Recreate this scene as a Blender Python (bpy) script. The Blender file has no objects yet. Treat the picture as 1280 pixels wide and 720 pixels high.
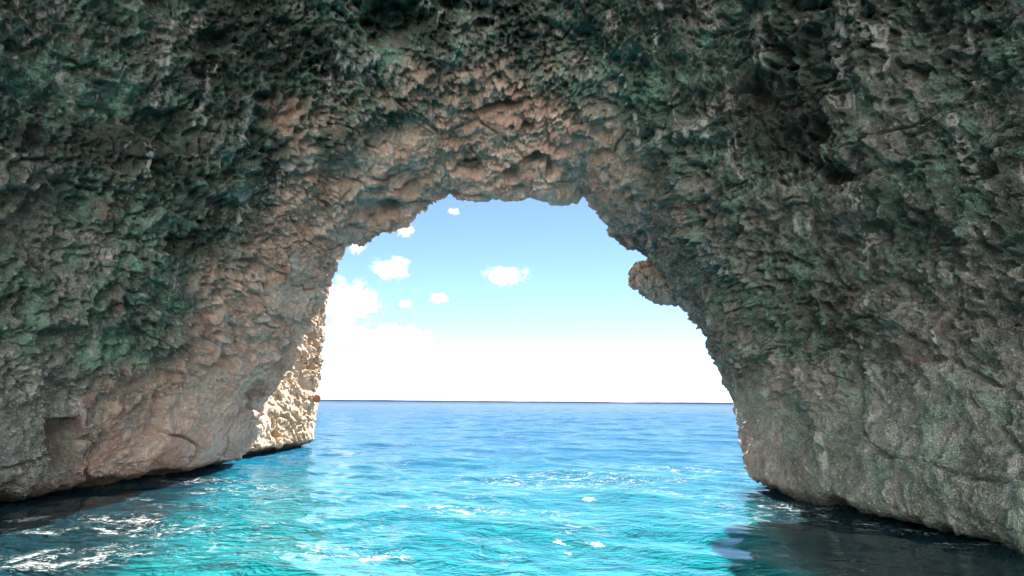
import bpy, bmesh, math, random
import numpy as np
from mathutils import Vector, Matrix, Euler, noise as mnoise
R = math.radians
rng = np.random.default_rng(7)
sc = bpy.context.scene
col = sc.collection

# ------------------------------------------------------------------ camera
CH = 1.8
PITCH, ROLL, FPX = R(12.6), R(0.45), 640.0
cam_d = bpy.data.cameras.new('camera'); cam = bpy.data.objects.new('camera', cam_d); col.objects.link(cam)
cam_d.sensor_width = 36; cam_d.lens = 18; cam_d.clip_start = 0.05; cam_d.clip_end = 60000
RM = Matrix.Rotation(R(90) + PITCH, 3, 'X') @ Matrix.Rotation(ROLL, 3, 'Z')
cam.matrix_world = Matrix.Translation((0, 0, CH)) @ RM.to_4x4()
sc.camera = cam
def at(px, py, Y=None, Z=None):
    """point of the place seen at a photo pixel, at forward distance Y (or height Z)"""
    d = RM @ Vector(((px - 640) / FPX, (360 - py) / FPX, -1))
    k = Y / d.y if Y is not None else (Z - CH) / d.z
    return np.array((d.x * k, d.y * k, CH + d.z * k))
RMn = np.array(RM)
def project(P):
    q = (P - np.array((0, 0, CH))) @ RMn
    dep = np.maximum(-q[:, 2], 1e-3)
    return 640 + FPX * q[:, 0] / dep, 360 - FPX * q[:, 1] / dep, -q[:, 2]

# ------------------------------------------------------------------ helpers
def tag(o, label=None, cat=None, group=None, kind=None):
    if label: o['label'] = label
    if cat: o['category'] = cat
    if group: o['group'] = group
    if kind: o['kind'] = kind
    return o
def cr(ts, P, q):
    """Catmull-Rom (finite-difference Hermite) through P at ts, at q"""
    ts = np.asarray(ts, float); P = np.asarray(P, float)
    if P.ndim == 1: P = P[:, None]
    m = np.zeros_like(P)
    d = (P[1:] - P[:-1]) / (ts[1:] - ts[:-1]).reshape((-1,) + (1,) * (P.ndim - 1))
    m[1:-1] = (d[1:] + d[:-1]) / 2; m[0] = d[0]; m[-1] = d[-1]
    i = np.clip(np.searchsorted(ts, q, side='right') - 1, 0, len(ts) - 2)
    h = ts[i + 1] - ts[i]; s = (q - ts[i]) / h
    sh = (-1,) + (1,) * (P.ndim - 1)
    h = h.reshape(sh); s = s.reshape(sh)
    return ((2*s**3 - 3*s**2 + 1) * P[i] + (s**3 - 2*s**2 + s) * h * m[i]
            + (-2*s**3 + 3*s**2) * P[i+1] + (s**3 - s**2) * h * m[i+1])
def sstep(a, b, x):
    t = np.clip((x - a) / (b - a), 0, 1); return t * t * (3 - 2 * t)
def mesh_from(name, V, F, smooth=True):
    me = bpy.data.meshes.new(name)
    me.vertices.add(len(V)); me.vertices.foreach_set('co', np.ascontiguousarray(V, np.float32).ravel())
    F = np.ascontiguousarray(F, np.int32); n = F.shape[1]
    me.loops.add(F.size); me.loops.foreach_set('vertex_index', F.ravel())
    me.polygons.add(len(F)); me.polygons.foreach_set('loop_start', np.arange(0, F.size, n, dtype=np.int32))
    me.update(calc_edges=True)
    if smooth: me.polygons.foreach_set('use_smooth', np.ones(len(F), bool))
    return me
def grid_faces(nv, nu, wrap=False):
    i = np.arange(nv - 1)[:, None]; j = np.arange(nu if wrap else nu - 1)[None, :]
    j2 = (j + 1) % nu
    a = i * nu + j; b = i * nu + j2; c = (i + 1) * nu + j2; d = (i + 1) * nu + j
    return np.stack([a, b, c, d], -1).reshape(-1, 4)
def vnormals(V, F):
    a, b, c, d = (V[F[:, k]] for k in range(4))
    fn = np.cross(c - a, d - b)
    N = np.zeros_like(V)
    for k in range(4):
        for ax in range(3):
            N[:, ax] += np.bincount(F[:, k], fn[:, ax], len(V))
    return N / np.maximum(np.linalg.norm(N, axis=1, keepdims=True), 1e-9)
def new_mat(name):
    m = bpy.data.materials.new(name); m.use_nodes = True
    nt = m.node_tree; nt.nodes.clear(); return m, nt
class NT:
    """tiny node builder, works for shader and geometry trees"""
    def __init__(s, nt): s.nt = nt
    def n(s, typ, ins=None, **kw):
        nd = s.nt.nodes.new(typ)
        for k, v in kw.items(): setattr(nd, k, v)
        for k, v in (ins or {}).items():
            sk = nd.inputs[k]
            if hasattr(v, 'is_output') or isinstance(v, bpy.types.NodeSocket): s.nt.links.new(v, sk)
            else: sk.default_value = v
        return nd
    def m(s, op, a, b=None, c=None, clamp=False):
        nd = s.nt.nodes.new('ShaderNodeMath'); nd.operation = op; nd.use_clamp = clamp
        for k, v in enumerate((a, b, c)):
            if v is None: continue
            if isinstance(v, bpy.types.NodeSocket): s.nt.links.new(v, nd.inputs[k])
            else: nd.inputs[k].default_value = v
        return nd.outputs[0]
    def v(s, op, a, b=None):
        nd = s.nt.nodes.new('ShaderNodeVectorMath'); nd.operation = op
        for k, v in enumerate((a, b)):
            if v is None: continue
            if k == 1 and op == 'SCALE': k = 3
            if isinstance(v, bpy.types.NodeSocket): s.nt.links.new(v, nd.inputs[k])
            else: nd.inputs[k].default_value = v
        return nd.outputs[0]
    def noise(s, vec, scale, detail=4, rough=.55, dist=0, color=False):
        nd = s.n('ShaderNodeTexNoise', {'Vector': vec, 'Scale': scale, 'Detail': detail, 'Roughness': rough, 'Distortion': dist})
        return nd.outputs['Color' if color else 0]
    def vor(s, vec, scale, feature='F1', rnd=1.0, smooth=.3, out='Distance'):
        nd = s.n('ShaderNodeTexVoronoi', {'Vector': vec, 'Scale': scale, 'Randomness': rnd}, feature=feature)
        if feature == 'SMOOTH_F1': nd.inputs['Smoothness'].default_value = smooth
        return nd.outputs[out]
    def ramp(s, f, a, b, lo=0., hi=1., interp='SMOOTHSTEP'):
        nd = s.n('ShaderNodeMapRange', {'Value': f, 'From Min': a, 'From Max': b, 'To Min': lo, 'To Max': hi}, interpolation_type=interp)
        return nd.outputs[0]
    def mix(s, f, a, b):
        nd = s.nt.nodes.new('ShaderNodeMix'); nd.data_type = 'RGBA'
        for k, v in ((0, f), (6, a), (7, b)):
            if isinstance(v, bpy.types.NodeSocket): s.nt.links.new(v, nd.inputs[k])
            else: nd.inputs[k].default_value = v if k == 0 else (*v, 1)
        return nd.outputs[2]

# ------------------------------------------------------------------ rock relief (geometry nodes, applied once to the base shape)
def relief(V, F, amp, zst=.48, base=None, nrm=None):
    """displace a base shape with four scales of rock relief; amp = weight of the large lumps per vertex"""
    me = mesh_from('rock_base', V, F)
    at_ = me.attributes.new('amp', 'FLOAT', 'POINT'); at_.data.foreach_set('value', np.asarray(amp, np.float32))
    bn_ = me.attributes.new('bn', 'FLOAT_VECTOR', 'POINT'); bn_.data.foreach_set('vector', np.ascontiguousarray(vnormals(V, F) if nrm is None else nrm, np.float32).ravel())
    ob = bpy.data.objects.new('rock_base', me); col.objects.link(ob)
    g = bpy.data.node_groups.new('relief', 'GeometryNodeTree')
    g.interface.new_socket('Geometry', in_out='INPUT', socket_type='NodeSocketGeometry')
    g.interface.new_socket('Geometry', in_out='OUTPUT', socket_type='NodeSocketGeometry')
    T = NT(g); gi = T.n('NodeGroupInput'); go = T.n('NodeGroupOutput')
    geo = gi.outputs[0]
    pos = T.n('GeometryNodeInputPosition').outputs[0]
    def total(fns):
        nor = T.n('GeometryNodeInputNamedAttribute', {'Name': 'bn'}, data_type='FLOAT_VECTOR').outputs[0]
        h = None
        for f in fns: h = f(pos) if h is None else T.m('ADD', h, f(pos))
        sp = T.n('GeometryNodeSetPosition', {'Geometry': geo, 'Offset': T.v('SCALE', nor, h)})
        return sp.outputs[0]
    A = T.n('GeometryNodeInputNamedAttribute', {'Name': 'amp'}, data_type='FLOAT').outputs[0]
    def big(p):
        n1 = T.noise(p, .28, 3, .5); n2 = T.noise(T.v('ADD', p, (31, 7, 3)), .75, 3, .55)
        h = T.m('MULTIPLY', T.m('SUBTRACT', n1, .5), 1.7)
        h = T.m('ADD', h, T.m('MULTIPLY', T.m('SUBTRACT', n2, .5), 1.0))
        h = T.m('MULTIPLY', h, A)
        z = T.n('ShaderNodeSeparateXYZ', {'Vector': p}).outputs['Z']
        w = T.v('SCALE', T.v('SUBTRACT', T.noise(p, .8, 3, .5, color=True), (.5, .5, .5)), 1.6)
        r = T.m('ABSOLUTE', T.m('SUBTRACT', T.noise(T.v('ADD', T.v('MULTIPLY', p, (1, 1, 1.3)), T.v('SCALE', w, .3)), .42, 1, .4), .5))
        h = T.m('ADD', h, T.m('MULTIPLY', T.ramp(r, .0, .014, -1, 0), .16))          # long joints
        bd = T.noise(T.v('MULTIPLY', T.v('ADD', p, w), (.22, .3, 1.0)), 1.5, 2, .5)   # sagging beds and ledges
        st = T.m('PINGPONG', T.m('MULTIPLY', bd, 4), .5)
        return T.m('ADD', h, T.m('MULTIPLY', T.ramp(st, .08, .30, -.5, .5), T.m('MULTIPLY', T.ramp(z, 1.5, 4, .25, 1), .16)))
    def lumps(p):
        w = T.v('SCALE', T.v('SUBTRACT', T.noise(p, 1.1, 3, .5, color=True), (.5, .5, .5)), 1.1)
        q = T.v('MULTIPLY', T.v('ADD', p, w), (1, 1, .62))
        lr = T.ramp(T.noise(T.v('ADD', p, (13, 2, 33)), .38, 2), .38, .62, .45, 1)
        d = T.vor(q, 1.5)
        pit = T.m('MULTIPLY', T.m('MULTIPLY', T.m('SUBTRACT', T.m('POWER', d, 1.8), .25), .55), lr)      # hollows meeting in sharp rims
        # scattered deep pockets
        d2 = T.vor(T.v('ADD', T.v('MULTIPLY', T.v('ADD', p, T.v('SCALE', w, .7)), (1, 1, 1.35)), (9, 4, 2)), .62)
        pk = T.m('MULTIPLY', T.ramp(d2, .10, .26, -1, 0), .42)
        h = T.m('ADD', pit, pk)
        return T.m('MULTIPLY', h, T.m('ADD', .28, T.m('MULTIPLY', A, .74)))
    def comb(p):
        reg = T.ramp(T.noise(T.v('ADD', p, (3, 19, 5)), .5, 3, .6), .40, .58, .22, 1)   # where the honeycomb is deep
        z = T.n('ShaderNodeSeparateXYZ', {'Vector': p}).outputs['Z']
        lowz = T.ramp(z, .4, 3.6, .35, 1)
        w = T.v('SCALE', T.v('SUBTRACT', T.noise(p, 3.0, 2, .5, color=True), (.5, .5, .5)), .22)
        q = T.v('MULTIPLY', T.v('ADD', p, w), (1, 1, zst))
        d = T.vor(q, 6.0)                                                          # cups between thin rims
        cups = T.m('MULTIPLY', T.m('SUBTRACT', T.m('POWER', d, 1.9), .22), .54)
        r = T.m('ABSOLUTE', T.m('SUBTRACT', T.noise(q, 3.6, 2, .5), .5))
        c2 = T.m('MULTIPLY', T.ramp(r, 0, .06, 1, 0), .10)                        # winding ribs
        return T.m('MULTIPLY', T.m('MULTIPLY', T.m('ADD', cups, c2), T.m('MULTIPLY', lowz, reg)), T.ramp(A, .15, .85, .28, 1))
    def fine(p):
        z = T.n('ShaderNodeSeparateXYZ', {'Vector': p}).outputs['Z']
        lowz = T.ramp(z, .4, 3.0, .6, 1)
        w = T.v('SCALE', T.v('SUBTRACT', T.noise(p, 9, 2, .5, color=True), (.5, .5, .5)), .05)
        q = T.v('MULTIPLY', T.v('ADD', p, w), (1, 1, .7))
        d = T.vor(q, 13)
        r = T.m('ABSOLUTE', T.m('SUBTRACT', T.noise(q, 8, 2, .5), .5))
        h = T.m('ADD', T.m('MULTIPLY', T.m('SUBTRACT', T.m('POWER', d, 1.8), .22), .24), T.m('MULTIPLY', T.ramp(r, 0, .055, 1, 0), .05))
        reg = T.ramp(T.noise(T.v('ADD', p, (23, 9, 5)), .7, 3, .6), .40, .56, .35, 1)
        return T.m('MULTIPLY', T.m('MULTIPLY', h, T.m('MULTIPLY', lowz, reg)), T.ramp(A, .15, .85, .45, 1))
    geo = total((big, lumps, comb, fine))
    g.links.new(geo, go.inputs[0])
    md = ob.modifiers.new('relief', 'NODES'); md.node_group = g
    dg = bpy.context.evaluated_depsgraph_get(); ev = ob.evaluated_get(dg); m2 = ev.to_mesh()
    out = np.empty(len(m2.vertices) * 3, np.float32); m2.vertices.foreach_get('co', out)
    ev.to_mesh_clear()
    bpy.data.objects.remove(ob); bpy.data.meshes.remove(me); bpy.data.node_groups.remove(g)
    return out.reshape(-1, 3).astype(float)

# ------------------------------------------------------------------ rock material
def rock_material(name, pale=0.0):
    m, nt = new_mat(name); T = NT(nt)
    pos = T.n('ShaderNodeNewGeometry').outputs['Position']
    xyz = T.n('ShaderNodeSeparateXYZ', {'Vector': pos})
    X, Y, Z = xyz.outputs
    wob = T.noise(pos, .5, 3, .55)
    n_l = T.noise(T.v('ADD', pos, (5, 2, 8)), .33, 4, .6)
    n_m = T.noise(T.v('ADD', pos, (1, 12, 4)), 1.3, 5, .62, .6)
    n_f = T.noise(pos, 9, 4, .65, .4)
    n_g = T.noise(T.v('MULTIPLY', T.v('ADD', pos, (14, 3, 1)), (1, 1, .45)), 2.6, 5, .62, .5)
    grey = T.mix(T.ramp(n_m, .35, .65), (.27, .28, .26), (.47, .47, .435))
    c = T.mix(T.ramp(n_f, .3, .7), T.mix(.55, grey, (.12, .115, .10)), grey)
    # warm pinkish limestone on the mouth of the arch (washed clean of algae), paled to paint in bounced light
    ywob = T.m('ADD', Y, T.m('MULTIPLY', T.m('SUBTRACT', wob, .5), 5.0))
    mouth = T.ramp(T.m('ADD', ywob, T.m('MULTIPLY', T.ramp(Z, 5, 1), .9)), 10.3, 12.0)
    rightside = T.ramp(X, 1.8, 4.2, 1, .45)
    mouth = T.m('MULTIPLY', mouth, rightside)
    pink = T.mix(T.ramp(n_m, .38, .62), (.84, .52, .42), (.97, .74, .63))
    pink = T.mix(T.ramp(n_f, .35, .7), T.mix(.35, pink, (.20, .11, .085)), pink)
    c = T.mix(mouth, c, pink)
    # algae, green to teal, mostly inside and high up
    alg_h = T.ramp(T.m('ADD', Z, T.m('MULTIPLY', n_l, 3.)), 1.5, 6.0, .35, 1)
    alg = T.m('MULTIPLY', T.ramp(T.m('ADD', n_l, T.m('MULTIPLY', T.m('SUBTRACT', n_g, .5), .7)), .38, .57), alg_h)
    alg = T.m('MULTIPLY', alg, T.m('SUBTRACT', 1.0, T.m('MULTIPLY', mouth, 1.0)))
    algc = T.mix(T.ramp(n_g, .4, .65), (.045, .105, .08), (.18, .40, .31))
    if not pale: c = T.mix(T.m('MULTIPLY', alg, .95), c, algc)
    # thin pale wire-like lines, painted in as ridge highlights
    wr = T.m('ABSOLUTE', T.m('SUBTRACT', T.noise(T.v('MULTIPLY', pos, (1, 1, .7)), 6.5, 3, .55, .7), .5))
    wr2 = T.m('ABSOLUTE', T.m('SUBTRACT', T.noise(T.v('ADD', pos, (3, 3, 3)), 15, 3, .55, .6), .5))
    wire = T.m('MAXIMUM', T.ramp(wr, .0, .03, 1, 0), T.m('MULTIPLY', T.ramp(wr2, 0, .035, 1, 0), .7))
    c = T.mix(T.m('MULTIPLY', wire, .45), c, T.mix(mouth, (.60, .61, .55), (.85, .66, .52)))
    # reddish-brown and ochre lichen patches
    red = T.ramp(T.noise(T.v('ADD', pos, (40, 1, 7)), .8, 4, .6, .5), .58, .68)
    c = T.mix(T.m('MULTIPLY', red, .6), c, (.24, .13, .12))
    och = T.ramp(T.noise(T.v('ADD', pos, (4, 61, 7)), .9, 4, .6, .5), .60, .70)
    c = T.mix(T.m('MULTIPLY', och, .4), c, (.21, .19, .10))
    # dark soot-like algae blotches
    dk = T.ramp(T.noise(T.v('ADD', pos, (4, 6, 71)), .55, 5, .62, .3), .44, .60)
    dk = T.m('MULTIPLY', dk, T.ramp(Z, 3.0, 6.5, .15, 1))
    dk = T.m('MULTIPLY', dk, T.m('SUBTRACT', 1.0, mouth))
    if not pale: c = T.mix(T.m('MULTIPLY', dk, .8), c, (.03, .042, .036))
    dr = T.m('MULTIPLY', T.ramp(X, 2.6, 4.6), T.ramp(T.m('ADD', Z, T.m('MULTIPLY', n_l, 2.)), 2.6, 4.2))  # darker rock at the upper right and upper left
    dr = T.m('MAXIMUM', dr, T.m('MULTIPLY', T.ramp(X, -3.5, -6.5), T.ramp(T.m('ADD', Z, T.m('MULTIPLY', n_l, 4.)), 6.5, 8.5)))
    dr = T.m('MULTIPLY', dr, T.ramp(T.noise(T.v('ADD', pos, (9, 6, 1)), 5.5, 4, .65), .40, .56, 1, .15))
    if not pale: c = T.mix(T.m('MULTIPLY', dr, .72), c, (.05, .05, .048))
    sp = T.ramp(T.noise(T.v('ADD', pos, (2, 8, 5)), 6.5, 5, .7, .3), .50, .60)
    c = T.mix(T.m('MULTIPLY', T.m('MULTIPLY', sp, T.m('SUBTRACT', 1, T.m('MULTIPLY', mouth, .5))), .4), c, T.mix(mouth, (.09, .09, .075), (.30, .17, .13)))
    # calcite veins / chalky streaks
    st = T.noise(T.v('MULTIPLY', T.v('ADD', pos, (0, 0, 9)), (1, 1, .22)), 2.2, 4, .6, .8)
    c = T.mix(T.m('MULTIPLY', T.ramp(st, .57, .68), .7), c, (.66, .63, .62))
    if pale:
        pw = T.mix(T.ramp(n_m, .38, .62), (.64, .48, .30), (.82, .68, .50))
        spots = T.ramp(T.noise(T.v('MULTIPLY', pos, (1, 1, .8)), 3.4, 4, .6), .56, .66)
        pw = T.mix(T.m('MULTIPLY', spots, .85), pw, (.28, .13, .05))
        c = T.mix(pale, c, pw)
    # tidal band: wet dark film right at the waterline
    wet = T.ramp(T.m('ADD', Z, T.m('MULTIPLY', n_m, .25)), .22, .40, 1, 0)
    c = T.mix(T.m('MULTIPLY', wet, .7), c, (.05, .055, .04))
    rough = T.ramp(wet, 0, 1, .88, .35)
    bn = T.noise(pos, 26, 5, .65, .6)
    bv = T.vor(T.v('ADD', pos, T.v('SCALE', T.noise(pos, 14, 2, .5, color=True), .06)), 24, 'DISTANCE_TO_EDGE')
    hb = T.m('ADD', T.m('MULTIPLY', bn, .6), T.ramp(bv, 0, .2, .5, 0))
    bump = T.n('ShaderNodeBump', {'Height': hb, 'Strength': 1.0, 'Distance': .05})
    bs = T.n('ShaderNodeBsdfPrincipled', {'Base Color': c, 'Roughness': rough, 'Normal': bump.outputs[0], 'Specular IOR Level': .3})
    out = T.n('ShaderNodeOutputMaterial', {'Surface': bs.outputs[0]})
    m.displacement_method = 'BUMP'
    return m
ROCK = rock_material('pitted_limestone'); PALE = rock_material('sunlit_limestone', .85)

# ------------------------------------------------------------------ the sea cave: ribs along the tunnel
TS = [0, .028, .05, .12, .19, .26, .33, .42, .5, .6, .68, .76, .84, .91, .95, .972, 1]
def section(y, xz, dy=None):
    """xz: 13 points from the left lip to the right lip; adds undercut and underwater feet"""
    pts = [(x, y, z) for x, z in xz]
    if dy is not None: pts = [(x, y + d, z) for (x, y, z), d in zip(pts, dy)]
    l, r = pts[0], pts[-1]
    pts = [(l[0] - 1.1, l[1], -2.5), (l[0] - .75, l[1], -.12)] + pts + [(r[0] + .75, r[1], -.12), (r[0] + 1.1, r[1], -2.5)]
    return cr(TS, pts, Q)
NU = 2200
Q = np.linspace(0, 1, NU)
S = [
 section(3, [(-9.2, .3), (-9.4, 2.4), (-9.4, 4.8), (-9.1, 7.4), (-8, 10.4), (-4.8, 13), (-.5, 14), (3.8, 13.2), (6.7, 10.8), (7.8, 7.8), (8, 4.9), (7.5, 2.1), (6.8, .25)]),
 section(6.5, [(-8.8, .22), (-9.0, 2.2), (-8.9, 4.5), (-8.4, 7.0), (-7.3, 9.8), (-4.4, 12.3), (-.5, 13.2), (3.5, 12.5), (6.2, 10.2), (7.4, 7.4), (7.5, 4.6), (7.1, 2), (6.35, .2)]),
 section(9, [(-8.5, .22), (-8.4, 2.), (-8.0, 4.0), (-7.3, 6.2), (-6.3, 8.7), (-3.8, 11.0), (-.6, 11.9), (2.9, 11.2), (5.1, 9.2), (6.2, 6.7), (6.5, 4.2), (6.3, 1.9), (5.75, .18)]),
 section(11.2, [(-8.4, .2), (-7.8, 1.8), (-7.1, 3.3), (-6.2, 5.2), (-5.0, 7.3), (-3.1, 9.1), (-.7, 9.9), (2.1, 9.2), (3.6, 7.4), (4.5, 5.3), (5.3, 3.6), (5.75, 1.6), (5.6, .15)]),
]
rim_px = [(.05, 302, 569, 15.4), (.12, 336, 502, 15.4), (.19, 366, 442, 15.2), (.235, 389, 395, 15), (.26, 403, 366, 15), (.285, 412, 340, 15), (.31, 424, 318, 15),
          (.33, 434, 305, 15), (.355, 452, 299, 15), (.38, 484, 289, 15), (.40, 502, 277, 15), (.42, 518, 266, 15), (.44, 541, 250, 15), (.455, 556, 244, 15),
          (.48, 585, 248, 15), (.5, 610, 247, 15), (.52, 640, 244, 15), (.54, 664, 239, 15), (.56, 684, 245, 15), (.58, 708, 243, 15.5), (.6, 730, 240, 16),
          (.62, 746, 259, 16.4), (.64, 757, 279, 16.8), (.66, 773, 295, 17), (.68, 790, 306, 17), (.70, 806, 310, 17), (.715, 826, 332, 17), (.73, 834, 347, 17), (.76, 846, 372, 17),
          (.79, 870, 396, 17), (.815, 884, 412, 16.8), (.84, 893, 434, 16.4), (.87, 904, 462, 15.6), (.90, 917, 493, 14.6), (.92, 927, 528, 13.6), (.935, 931, 562, 12.8), (.95, 940, 591, 12.6)]
rp = [at(x, y, Y=d) for _, x, y, d in rim_px]
l, r = rp[0], rp[-1]
rt = [0, .028] + [q[0] for q in rim_px] + [.972, 1]
rim = cr(rt, [(l[0]-1.1, l[1]+.3, -2.5), (l[0]-.8, l[1]+.2, -.15)] + rp + [(r[0]+.8, r[1]-.4, -.12), (r[0]+1.1, r[1]-.4, -2.5)], Q)
S.append(rim)
cen = np.array((-1.0, 0, 1.5))
rad = rim - cen; rad[:, 1] = 0; rad /= np.linalg.norm(rad, axis=1, keepdims=True)
S.append(rim + rad * .7 + np.array((0, .45, 0)))
S.append(rim + rad * 3 + np.array((0, 1.0, 0)))
S.append(rim + rad * 6 + np.array((0, 1.6, 0)))
back = S[0] + rad * 1.4; back[:, 1] = 3.3; S.append(back)
vt = np.array([12, 15.5, 18, 20.8, 23.8, 25.0, 27.5, 38, 60])
vq = np.concatenate([np.linspace(12, 24.3, 830, endpoint=False), np.linspace(24.3, 27.5, 60, endpoint=False), np.linspace(27.5, 60, 50)])
B = cr(vt, np.stack(S), vq)                      # (nv, NU, 3)
# equalise spacing a little: the grid keeps its topology
nv = len(vq)
Vb = B.reshape(-1, 3)
Fc = grid_faces(nv, NU)
N0 = vnormals(Vb, Fc)
tocen = np.array((-1, 5, 3.)) - Vb
inner_rows = np.repeat(vq, NU)
flip = (np.einsum('ij,ij->i', N0, tocen)[inner_rows < 20].mean() < 0)
if flip: Fc = Fc[:, ::-1]; N0 = -N0
# big individual features found in the photo: (px, py, radius along x, along z, depth[+ in, - out], rotation)
feats = [
 (488, 22, .55, .45, 1.1), (470, 45, .3, .25, .5), (580, 2, .5, .22, .7),
 (195, 160, .42, .36, .7), (330, 135, .26, .3, .4), (130, 150, .4, .35, .3), (400, 85, .3, .22, .4), (385, 275, .32, .3, .3),
 (625, 131, .55, .10, .55), (600, 134, .35, .08, .4), (658, 157, .17, .13, .5), (512, 236, .28, .2, .4), (472, 262, .7, .35, .35),
 (668, 197, .34, .2, .5), (640, 215, .22, .3, .35), (588, 210, .4, .22, .3), (690, 210, .14, .28, .4),
 (860, 130, .5, .35, .6), (905, 190, .35, .3, .35), (1215, 215, .28, .24, .6), (1160, 40, .4, .3, .5), (1000, 60, .4, .3, .4), (1240, 130, .25, .4, .35),
 (1135, 245, .2, .45, .45), (960, 120, .4, .35, .35), (1190, 90, .3, .3, .4), (1100, 385, .5, .4, -.35), (1265, 400, .35, .18, .4), (1040, 480, .5, .4, -.2),
 (60, 330, .4, .35, .3), (230, 300, .3, .3, .3), (100, 240, .3, .4, .3), (260, 60, .35, .3, .4), (60, 60, .45, .35, .4),
 (300, 240, .5, .3, -.3), (430, 180, .45, .3, -.3), (830, 60, .5, .3, -.4), (740, 20, .3, .3, -.4), (560, 60, .5, .3, -.3), (1060, 180, .3, .5, -.3), (1180, 330, .3, .3, -.25),
 (205, 420, .35, .4, -.25), (1215, 480, .5, .25, -.2), (1180, 600, .6, .22, -.2),
]
pxv, pyv, dep = project(Vb)
vis = (dep > 3) & (inner_rows < 24) & (Vb[:, 1] > 3)
D = np.zeros(len(Vb))
for fx, fy, rx, rz, dd in feats:
    dd *= 1.25 if 440 < fx < 700 and fy > 100 else .65 if (fx, fy) not in ((488, 22), (580, 2)) else 1
    k = np.argmin(np.where(vis, (pxv - fx) ** 2 + (pyv - fy) ** 2, 1e9)); c0 = Vb[k]; n0 = N0[k]
    up = np.array((0, -.45, 1.)); up -= n0 * (up @ n0); up /= np.linalg.norm(up); sd = np.cross(up, n0)
    q = Vb - c0; a = q @ sd; b = q @ up; e = q @ n0
    wob = 1 + .25 * np.sin(a * 9 + b * 4 + fx) + .2 * np.sin(b * 13 - a * 6 + fy)
    r2 = ((a / rx) ** 2 + (b / rz) ** 2) * wob + (e / 1.2) ** 2
    D -= dd * (1 - sstep(.35, 1.9, r2))
# the chiselled niche in the left wall: sharp-edged
kn = np.argmin(np.where(vis, (pxv - 77) ** 2 + (pyv - 556) ** 2, 1e9)); c0 = Vb[kn]; n0 = N0[kn]
up = np.array((0, 0, 1.)); up -= n0 * (up @ n0); up /= np.linalg.norm(up); sd = np.cross(up, n0)
q = Vb - c0; a = q @ sd; b = q @ up; e = np.abs(q @ n0)
if pxv[np.argmax((a * (e < .3) * (np.abs(b) < .3) * (np.abs(a) < 1)))] < 77: a = -a
aa = a + b * .28
hx = .21 + .07 * sstep(-.4, .4, b) ; niche = (1 - sstep(hx - .03, hx + .05, np.abs(aa))) * (1 - sstep(.42, .5, np.abs(b))) * (e < 1)
D -= niche * (.62 - .55 * np.clip(-aa, -.25, .25))
# lump weight: small at the photographed rim and at the lip above the water, larger inside
qq = np.tile(Q, nv)
amp = .30 + .70 * sstep(1.2, 4.5, np.abs(inner_rows - 23.8))
amp *= (1 - .9 * niche) * (.35 + .65 * sstep(.055, .16, np.minimum(qq, 1 - qq)))
Vd = relief(Vb, Fc, amp, nrm=N0) + N0 * D[:, None]
# keep the lip above the waterline from closing the undercut
N1 = vnormals(Vd, Fc)
def part(name, parent, V, F, N, mask_faces, mat):
    f = F[mask_faces]; ids, inv = np.unique(f, return_inverse=True); f = inv.reshape(f.shape)
    base = np.array(parent.location)
    me = mesh_from(name, V[ids] - base, f)
    me.normals_split_custom_set_from_vertices(N[ids].tolist())
    me.materials.append(mat)
    o = bpy.data.objects.new(name, me); col.objects.link(o); o.parent = parent
    return o
cave = bpy.data.objects.new('sea_cave', None); cave.location = (-1, 6, 0); col.objects.link(cave)
tag(cave, 'arched sea cave of pitted grey and green limestone framing the open sea', 'sea cave')
fi = np.arange(len(Fc)); fv = vq[fi // (NU - 1)]; fq = Q[fi % (NU - 1)]
# seams follow a wavering line so that no straight cut exists
wv = .012 * np.sin(fv * 1.7) + .006 * np.sin(fv * 5.1)
rows_in = fv < 23.9
roof = (fq > .345 + wv) & (fq < .63 - wv)
band = 20.6 + .7 * np.sin(fq * 17) + .4 * np.sin(fq * 41 + 1)
lintel = roof & (fv > band) & rows_in
part('rock_wall', cave, Vd, Fc, N1, rows_in & (fq <= .345 + wv), ROCK)['label'] = 'left cave wall, grey below and green above, with a chiselled niche'
part('rock_wall', cave, Vd, Fc, N1, rows_in & (fq >= .63 - wv), ROCK)['label'] = 'right cave wall of dark green honeycombed rock'
part('cave_roof', cave, Vd, Fc, N1, rows_in & roof & ~lintel, ROCK)
part('arch_soffit', cave, Vd, Fc, N1, lintel, ROCK)['label'] = 'pinkish tan underside of the arch'
part('outer_cliff', cave, Vd, Fc, N1, ~rows_in, PALE)

# ------------------------------------------------------------------ sunlit outer buttress beyond the left rim
pp = [(-13, 12.6), (-10, 13.6), (-8.9, 14.6), (-8.55, 16), (-8.35, 17.5), (-8.15, 19.3), (-7.95, 21.1), (-8.2, 21.9), (-9.6, 22.8), (-12.5, 23.4), (-16, 23.8)]
L = np.concatenate([[0], np.cumsum(np.linalg.norm(np.diff(np.array(pp), axis=0), axis=1))])
lq = np.linspace(0, L[-1], 620); path = cr(L, np.array(pp), lq)
zz = np.concatenate([[-2.5], np.linspace(-.6, 9, 340), np.linspace(9.2, 15, 40)])
nz = len(zz); out = np.zeros((nz, len(lq), 3))
for k, z in enumerate(zz):
    out[k, :, 0] = path[:, 0]; out[k, :, 1] = path[:, 1]; out[k, :, 2] = z
    # undercut at the water, slight overhang above, leaning back at the top
    u = -1.0 * (1 - sstep(-.05, .28, z)); zl = min(max(z, 0), 8) + .3 * max(z - 8, 0)
    out[k, :, 0] += u * .9 - .36 * zl - 1.5 * sstep(10, 15, z) ** 2
    out[k, :, 1] += .97 * zl * sstep(L[2], L[6], lq) ** .8 - u * .1 * (lq > L[6])
Vp = out.reshape(-1, 3); Fp = grid_faces(nz, len(lq)); Np = vnormals(Vp, Fp)
if (Np[:, 0].mean()) < 0: Fp = Fp[:, ::-1]
Vp2 = relief(Vp, Fp, np.full(len(Vp), .22), .5)
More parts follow.
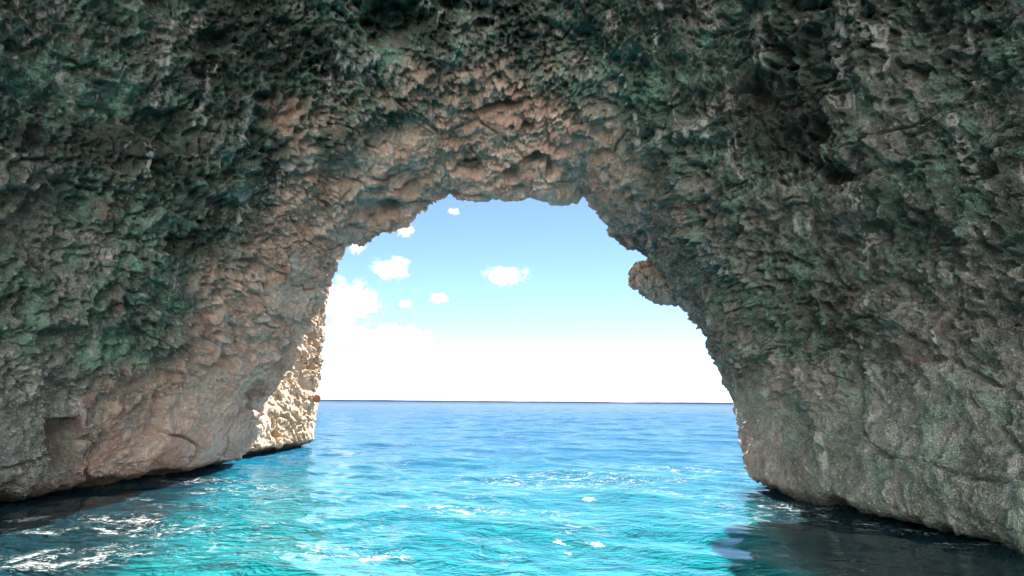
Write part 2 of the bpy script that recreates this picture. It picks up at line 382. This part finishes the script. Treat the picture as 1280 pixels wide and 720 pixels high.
part('buttress', cave, Vp2, Fp, vnormals(Vp2, Fp), np.ones(len(Fp), bool), PALE)['label'] = 'sunlit cream buttress beyond the left rim of the arch'

# ------------------------------------------------------------------ unseen pale cliff added behind the camera, bouncing sunlight onto the cave walls
ca = np.linspace(R(100), R(262), 260); cz = np.concatenate([[-2.5], np.linspace(0, 22, 80), [23, 23.5]])
CA, CZ = np.meshgrid(ca, cz)
crd = 21 + CZ * .12 + 1.5 * np.sin(CA * 9) + .8 * np.sin(CA * 23 + CZ * .3) + np.where(CZ > 22.5, 12 * (CZ - 22.3), 0)
Vc_ = np.stack([crd * np.sin(CA), crd * np.cos(CA), CZ], -1).reshape(-1, 3)
cme_ = mesh_from('bounce_cliff', Vc_, grid_faces(len(cz), len(ca))); 
mcl, ntc = new_mat('bounce_cliff_pale'); Tc = NT(ntc); pc = Tc.n('ShaderNodeNewGeometry').outputs['Position']
cc = Tc.mix(Tc.noise(pc, .4, 6, .65), (.45, .45, .42), (.90, .90, .87))
Tc.n('ShaderNodeOutputMaterial', {'Surface': Tc.n('ShaderNodeBsdfPrincipled', {'Base Color': cc, 'Roughness': .9}).outputs[0]})
cme_.materials.append(mcl)
tag(bpy.data.objects.new('bounce_cliff', cme_), 'unseen pale limestone cliff, added to bounce sunlight into the cave', kind='structure')
col.objects.link(bpy.data.objects['bounce_cliff'])

# ------------------------------------------------------------------ rock knobs
def lump(name, c, rx, ry, rz, mat, label=None, parent=cave, seed=0, n=150, rot=0, rough=.22):
    th = np.linspace(0, math.pi, n); ph = np.linspace(0, 2 * math.pi, 2 * n, endpoint=False)
    TH, PH = np.meshgrid(th, ph, indexing='ij')
    U = np.stack([np.sin(TH) * np.cos(PH), np.sin(TH) * np.sin(PH), np.cos(TH)], -1).reshape(-1, 3)
    rr = np.array([1 + rough * (mnoise.fractal(Vector(u) * 1.7 + Vector((seed, 0, 0)), .8, 2, 4)) for u in U])
    P = np.sign(U) * np.abs(U) ** .8 * rr[:, None] * np.array((rx, ry, rz))
    cs, sn = math.cos(rot), math.sin(rot); M = np.array(((cs, 0, sn), (0, 1, 0), (-sn, 0, cs)))
    P = P @ M.T + np.array(c)
    F = grid_faces(n, 2 * n, True)[:, ::-1]
    N = vnormals(P, F)
    if np.einsum('ij,ij->i', N, P - np.array(c)).mean() < 0: F = F[:, ::-1]
    P = relief(P, F, np.full(len(P), .05)) if max(rx, rz) > .3 else P
    o = part(name, parent, P, F, vnormals(P, F), np.ones(len(F), bool), mat)
    if label: o['label'] = label
    return o
KNOB = rock_material('knob_limestone', .14)
kc = at(823, 351, Y=17.0)
lump('rock_knob', kc + np.array((0, 0, 0)), .90, .6, .52, KNOB, 'blunt brown rock knob jutting into the opening from the right rim', seed=3, rot=R(28))

m_, nt_ = new_mat('rusty_stone'); T_ = NT(nt_); p_ = T_.n('ShaderNodeNewGeometry').outputs['Position']
c_ = T_.mix(T_.noise(p_, 14, 4, .6), (.20, .08, .05), (.42, .20, .13))
T_.n('ShaderNodeOutputMaterial', {'Surface': T_.n('ShaderNodeBsdfPrincipled', {'Base Color': c_, 'Roughness': .85}).outputs[0]})
lump('rusty_nodule', at(396.5, 498, Y=22.7), .15, .15, .16, m_, 'small round rust coloured nodule on the edge of the sunlit buttress', seed=8, n=40, rough=.12)

# ------------------------------------------------------------------ sea
rr = [0.35]
while rr[-1] < 14000: rr.append(rr[-1] + max(.03, rr[-1] * .0078))
rr = np.array(rr)
ang = np.concatenate([np.linspace(R(-68), R(68), 820, endpoint=False), np.linspace(R(68), R(292), 80, endpoint=False)])
RRg, AA = np.meshgrid(rr, ang, indexing='ij')
Xw = (RRg * np.sin(AA)).ravel(); Yw = (RRg * np.cos(AA)).ravel()
dr = np.maximum(.03, RRg * .0078).ravel()
Zw = np.zeros_like(Xw); DX = np.zeros_like(Xw); DY = np.zeros_like(Xw)
lat = 1.0
for k in range(80):
    lam = .22 * (8.0 / .22) ** ((k + rng.random()) / 80)
    a_ = R(250) + rng.normal(0, .75)            # swell running in towards the cave, slightly to the left
    if k % 5 == 0: a_ = rng.random() * 6.28
    kx, ky = math.cos(a_), math.sin(a_)
    w = 2 * math.pi / lam; A_ = .0021 * lam ** .92 * (1.0 if lam < 4 else .75)
    fade = np.clip((lam - 2.2 * dr) / (2.0 * dr), 0, 1)
    ph = w * (kx * Xw + ky * Yw) + rng.random() * 6.28
    sn = np.sin(ph) * A_ * fade
    Zw += np.cos(ph) * A_ * fade; DX -= kx * sn; DY -= ky * sn
Vw = np.stack([Xw + DX * 1.0, Yw + DY * 1.0, Zw], -1)
cidx = len(Vw); Fw = grid_faces(len(rr), len(ang), True)
me = mesh_from('sea', Vw, Fw); 
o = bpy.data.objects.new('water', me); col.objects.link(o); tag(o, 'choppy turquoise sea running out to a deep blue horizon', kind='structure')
if me.polygons[1000].normal.z < 0: me.flip_normals()
m, nt = new_mat('sea_water'); T = NT(nt)
pos = T.n('ShaderNodeNewGeometry').outputs['Position']
X, Y, Z = T.n('ShaderNodeSeparateXYZ', {'Vector': pos}).outputs
flat = T.v('MULTIPLY', pos, (1, 1, 0))
dist = T.v('LENGTH', flat)
nd_ = [n for n in nt.nodes if n.bl_idname == 'ShaderNodeVectorMath' and n.operation == 'LENGTH'][-1]
dist = nd_.outputs['Value']
nb = T.noise(flat, .35, 3, .55); nb2 = T.noise(flat, 1.5, 4, .6, .5)
dd = T.m('ADD', dist, T.m('MULTIPLY', T.m('SUBTRACT', nb, .5), 8))
c = T.mix(T.ramp(dd, 5, 22), (.006, .20, .22), (.007, .105, .215))            # sand-bottomed shallows -> deeper water
c = T.mix(T.ramp(dd, 22, 120), c, (.008, .075, .21))
c = T.mix(T.ramp(dist, 120, 3000), c, (.010, .055, .17))
c = T.mix(T.ramp(nb2, .35, .7, .35, 0), c, (.0, .08, .12))                # rocks and weed seen through it
# deep water along the walls, with the shade there painted into its colour
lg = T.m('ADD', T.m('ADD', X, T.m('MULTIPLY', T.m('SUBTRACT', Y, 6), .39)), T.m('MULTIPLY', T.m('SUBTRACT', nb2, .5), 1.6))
left_shade = T.m('MULTIPLY', T.ramp(lg, -4.9, -3.4, 1, 0), T.ramp(Y, 13, 16, 1, 0))
right_shade = T.ramp(T.m('ADD', T.m('SUBTRACT', X, T.m('MULTIPLY', Y, .28)), T.m('MULTIPLY', T.m('SUBTRACT', nb2, .5), 1.4)), 1.1, 2.0)
right_shade = T.m('MULTIPLY', right_shade, T.ramp(Y, 11, 12.8, 1, 0))
deep = T.m('MAXIMUM', left_shade, right_shade)
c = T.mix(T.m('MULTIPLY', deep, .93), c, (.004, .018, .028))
# foam: lacy streaks where waves break, in patches
w = T.v('SCALE', T.v('SUBTRACT', T.noise(flat, 1.2, 4, .6, color=True), (.5, .5, .5)), 1.5)
fq_ = T.v('MULTIPLY', T.v('ADD', flat, w), (.62, 1.25, 0))
fe = T.vor(fq_, 1.7, 'DISTANCE_TO_EDGE'); fe2 = T.vor(fq_, 5.0, 'DISTANCE_TO_EDGE')
lace = T.m('MAXIMUM', T.ramp(fe, .0, .05, 1, 0), T.m('MULTIPLY', T.ramp(fe2, 0, .08, 1, 0), .75))
brk = T.ramp(T.noise(flat, 3.4, 5, .75), .44, .60)
lace = T.m('MULTIPLY', lace, brk)
def blob(cx, cy, rx, ry, rot=0):
    q = T.v('SUBTRACT', flat, (cx, cy, 0))
    r_ = T.n('ShaderNodeVectorRotate', {'Vector': q, 'Angle': rot}, rotation_type='Z_AXIS').outputs[0]
    q = T.v('DIVIDE', r_, (rx, ry, 1))
    T.v('LENGTH', q); n_ = nt.nodes[-1]
    return T.ramp(T.m('ADD', n_.outputs['Value'], T.m('MULTIPLY', T.m('SUBTRACT', nb2, .5), .9)), .4, 1.15, 1, 0)
bl = []
for px, py, rx, ry, ro in [(720, 600, 3.4, 1.5, 0), (870, 588, 2.2, .9, .2), (850, 618, .9, .35, .5), (120, 690, .9, .6, 0), (190, 655, 1.5, .7, .3), (300, 612, 1.2, .7, -.2), (30, 662, .8, .3, 0),
                           (1010, 640, .5, .3, -.4), (250, 600, 1.4, .5, 0), (60, 700, .9, .5, 0), (150, 627, .8, .2, 0), (30, 650, .6, .25, 0), (1055, 652, .7, .4, 0), (1120, 664, .7, .25, 0), (1210, 684, .6, .2, 0), (995, 632, .8, .4, 0), (600, 640, 2.0, .5, .1), (420, 690, 1.2, .4, .1)]:
    p = at(px, py, Z=0); bl.append(blob(p[0], p[1], rx, ry, ro))
fm = bl[0]
for b_ in bl[1:]: fm = T.m('MAXIMUM', fm, b_)
foam = T.m('MULTIPLY', lace, fm, clamp=True)
faint = T.m('MULTIPLY', T.m('MULTIPLY', lace, T.ramp(nb, .5, .62)), T.ramp(dist, 30, 60, .35, 0))
foam = T.m('MAXIMUM', foam, faint)
c = T.mix(foam, c, (.55, .58, .58))
b1 = T.m('SUBTRACT', 1, T.m('ABSOLUTE', T.m('MULTIPLY', T.m('SUBTRACT', T.noise(T.v('MULTIPLY', flat, (1, 1.6, 0)), 1.5, 4, .58, .5), .5), 2)))
b0 = T.m('SUBTRACT', 1, T.m('ABSOLUTE', T.m('MULTIPLY', T.m('SUBTRACT', T.noise(T.v('MULTIPLY', flat, (1, 1.5, 0)), 5.0, 3, .6, .4), .5), 2)))
b2 = T.noise(T.v('MULTIPLY', flat, (1, 2.0, 0)), .7, 4, .6, .3)
b3 = T.noise(T.v('MULTIPLY', flat, (1, 2.2, 0)), .12, 4, .6)
hgt = T.m('ADD', T.m('ADD', T.m('MULTIPLY', b1, .065), T.m('MULTIPLY', b0, .014)), T.m('ADD', T.m('MULTIPLY', b2, T.ramp(dist, 12, 60, .05, .34)), T.m('MULTIPLY', b3, T.ramp(dist, 60, 300, 0, 1.6))))
bump = T.n('ShaderNodeBump', {'Height': hgt, 'Strength': 1.0, 'Distance': 3.6})
h2 = T.m('MULTIPLY', hgt, .07)
bump2 = T.n('ShaderNodeBump', {'Height': h2, 'Strength': 1.0, 'Distance': 1.0})
df = T.n('ShaderNodeBsdfDiffuse', {'Color': c, 'Normal': bump.outputs[0]})
gl = T.n('ShaderNodeBsdfGlossy', {'Color': (1, 1, 1, 1), 'Roughness': .03, 'Normal': bump2.outputs[0]})
fr = T.m('MINIMUM', T.n('ShaderNodeFresnel', {'IOR': 1.33, 'Normal': bump2.outputs[0]}).outputs[0], .22)
fr = T.m('MULTIPLY', fr, T.m('SUBTRACT', 1, foam))
mx = T.n('ShaderNodeMixShader', {0: fr, 1: df.outputs[0], 2: gl.outputs[0]})
T.n('ShaderNodeOutputMaterial', {'Surface': mx.outputs[0]})
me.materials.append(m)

# ------------------------------------------------------------------ distant low coast
def simple(name, colr, rough=.9):
    m, nt = new_mat(name); T = NT(nt)
    pos = T.n('ShaderNodeNewGeometry').outputs['Position']
    c = T.mix(T.noise(pos, .004, 4, .6), tuple(v * .7 for v in colr), tuple(min(v * 1.3, 1) for v in colr))
    bs = T.n('ShaderNodeBsdfPrincipled', {'Base Color': c, 'Roughness': rough}); T.n('ShaderNodeOutputMaterial', {'Surface': bs.outputs[0]})
    return m
coast_mat = simple('hazy_scrub', (.42, .46, .58))  # distance haze put into the scrub colour
def coast(name, a0, a1, dist_, hmax, seed, label):
    n = 400; a = np.linspace(R(a0), R(a1), n); s = np.linspace(0, 1, n)
    env = np.minimum(1, np.minimum(s, 1 - s) * 14) ** .7
    h = np.array([hmax * (.80 + .2 * mnoise.fractal(Vector((seed + k * .03, 0, 0)), .9, 2, 4)) for k in range(n)]) * env + 1
    rows = []
    for dd_, f in ((0, -.1), (30, .45), (120, .8), (500, 1), (1100, .7), (1500, -.1)):
        rows.append(np.stack([(dist_ + dd_) * np.sin(a), (dist_ + dd_) * np.cos(a), h * f], -1))
    V = np.concatenate(rows); F = grid_faces(len(rows), n)
    me = mesh_from(name, V, F); 
    if me.polygons[n * 2].normal.z < 0: me.flip_normals()
    me.materials.append(coast_mat)
    o = bpy.data.objects.new(name, me); col.objects.link(o); tag(o, label, kind='structure')
coast('coast', -30, 50, 9800, 62, 9, 'thin dark line of far coast on the left of the horizon')

# ------------------------------------------------------------------ clouds (real volumes, 1.5 km off)
cm, nt = new_mat('cumulus'); T = NT(nt)
tc = T.n('ShaderNodeTexCoord').outputs['Object']
pos = T.n('ShaderNodeNewGeometry').outputs['Position']
T.v('LENGTH', tc); ln = nt.nodes[-1].outputs['Value']
nz_ = T.noise(pos, .03, 7, .66, .5)
den = T.m('SUBTRACT', T.m('ADD', T.m('MULTIPLY', T.m('SUBTRACT', nz_, .5), 2.6), .62), ln)
den = T.ramp(den, 0, .7, 0, .045)
vs = T.n('ShaderNodeVolumePrincipled', {'Color': (1, 1, 1, 1), 'Density': den, 'Anisotropy': .3})
T.n('ShaderNodeOutputMaterial', {'Volume': vs.outputs[0]})
clouds = [(430, 378, 46, 30, 'large bright cloud low behind the left rim of the arch'),
          (489, 335, 27, 18, 'compact puffy cloud at upper left of the opening'),
          (633, 344, 31, 13, 'small ragged cloud alone in the middle of the sky'),
          (496, 422, 48, 16, 'long flat cloud above the sea at lower left'),
          (430, 416, 34, 14, 'grey bottomed cloud touching the sunlit buttress'),
          (505, 287, 16, 9, 'small cloud tucked under the pinkish arch at upper left'),
          (447, 308, 14, 12, 'cloud scrap touching the upper left rim'),
          (548, 373, 15, 8, 'tiny puff just left of the middle of the sky'),
          (505, 381, 13, 6, 'tiny faint puff between the compact cloud and the long flat cloud'),
          (580, 436, 32, 8, 'faint thin cloud low over the horizon'),
          (567, 265, 9, 6, 'smallest cloud puff high beneath the arch roof')]
cme = bpy.data.meshes.new('cloud'); bm = bmesh.new(); bmesh.ops.create_icosphere(bm, subdivisions=3, radius=1.25)
bm.to_mesh(cme); bm.free(); cme.materials.append(cm)
for k, (px, py, rx, ry, lb) in enumerate(clouds):
    d_ = 1500 + 90 * k
    o = bpy.data.objects.new('cloud', cme); col.objects.link(o)
    o.location = at(px, py, Y=d_); o.scale = (rx / 500 * d_, rx / 500 * d_ * .7, ry / 480 * d_)
    tag(o, lb, 'cloud', 'fair weather clouds over the sea')

# ------------------------------------------------------------------ light
SUN_AZ, SUN_EL = 8.0, 30.0       # to the right of the view direction
wd = bpy.data.worlds.new('World'); sc.world = wd; wd.use_nodes = True
nt = wd.node_tree; bg = nt.nodes['Background']; sky = nt.nodes.new('ShaderNodeTexSky')
sky.sky_type = 'NISHITA'; sky.sun_disc = False; sky.sun_elevation = R(SUN_EL); sky.sun_rotation = R(SUN_AZ)
sky.air_density = .6; sky.dust_density = .0; sky.ozone_density = 2.2
nt.links.new(sky.outputs[0], bg.inputs[0]); bg.inputs[1].default_value = .05
sd_ = bpy.data.lights.new('sun', 'SUN'); sd_.energy = 5; sd_.angle = R(.5); sd_.color = (1, .95, .87)
so = bpy.data.objects.new('sun', sd_); col.objects.link(so)
sv = Vector((math.sin(R(SUN_AZ)) * math.cos(R(SUN_EL)), math.cos(R(SUN_AZ)) * math.cos(R(SUN_EL)), math.sin(R(SUN_EL))))
so.rotation_euler = sv.to_track_quat('Z', 'Y').to_euler(); so.location = (20, 30, 30)

sc.view_settings.view_transform = 'Standard'; sc.view_settings.look = 'None'
sc.view_settings.gamma = 1; sc.view_settings.use_curve_mapping = False
sc.view_settings.exposure = 2.3
cy = sc.cycles
cy.use_denoising = True; cy.max_bounces = 8; cy.diffuse_bounces = 6; cy.glossy_bounces = 3; cy.volume_bounces = 3
cy.sample_clamp_indirect = 25; cy.blur_glossy = 1.5; cy.volume_max_steps = 96
try: cy.denoiser = 'OPENIMAGEDENOISE'; cy.denoising_input_passes = 'RGB_ALBEDO_NORMAL'
except Exception: pass
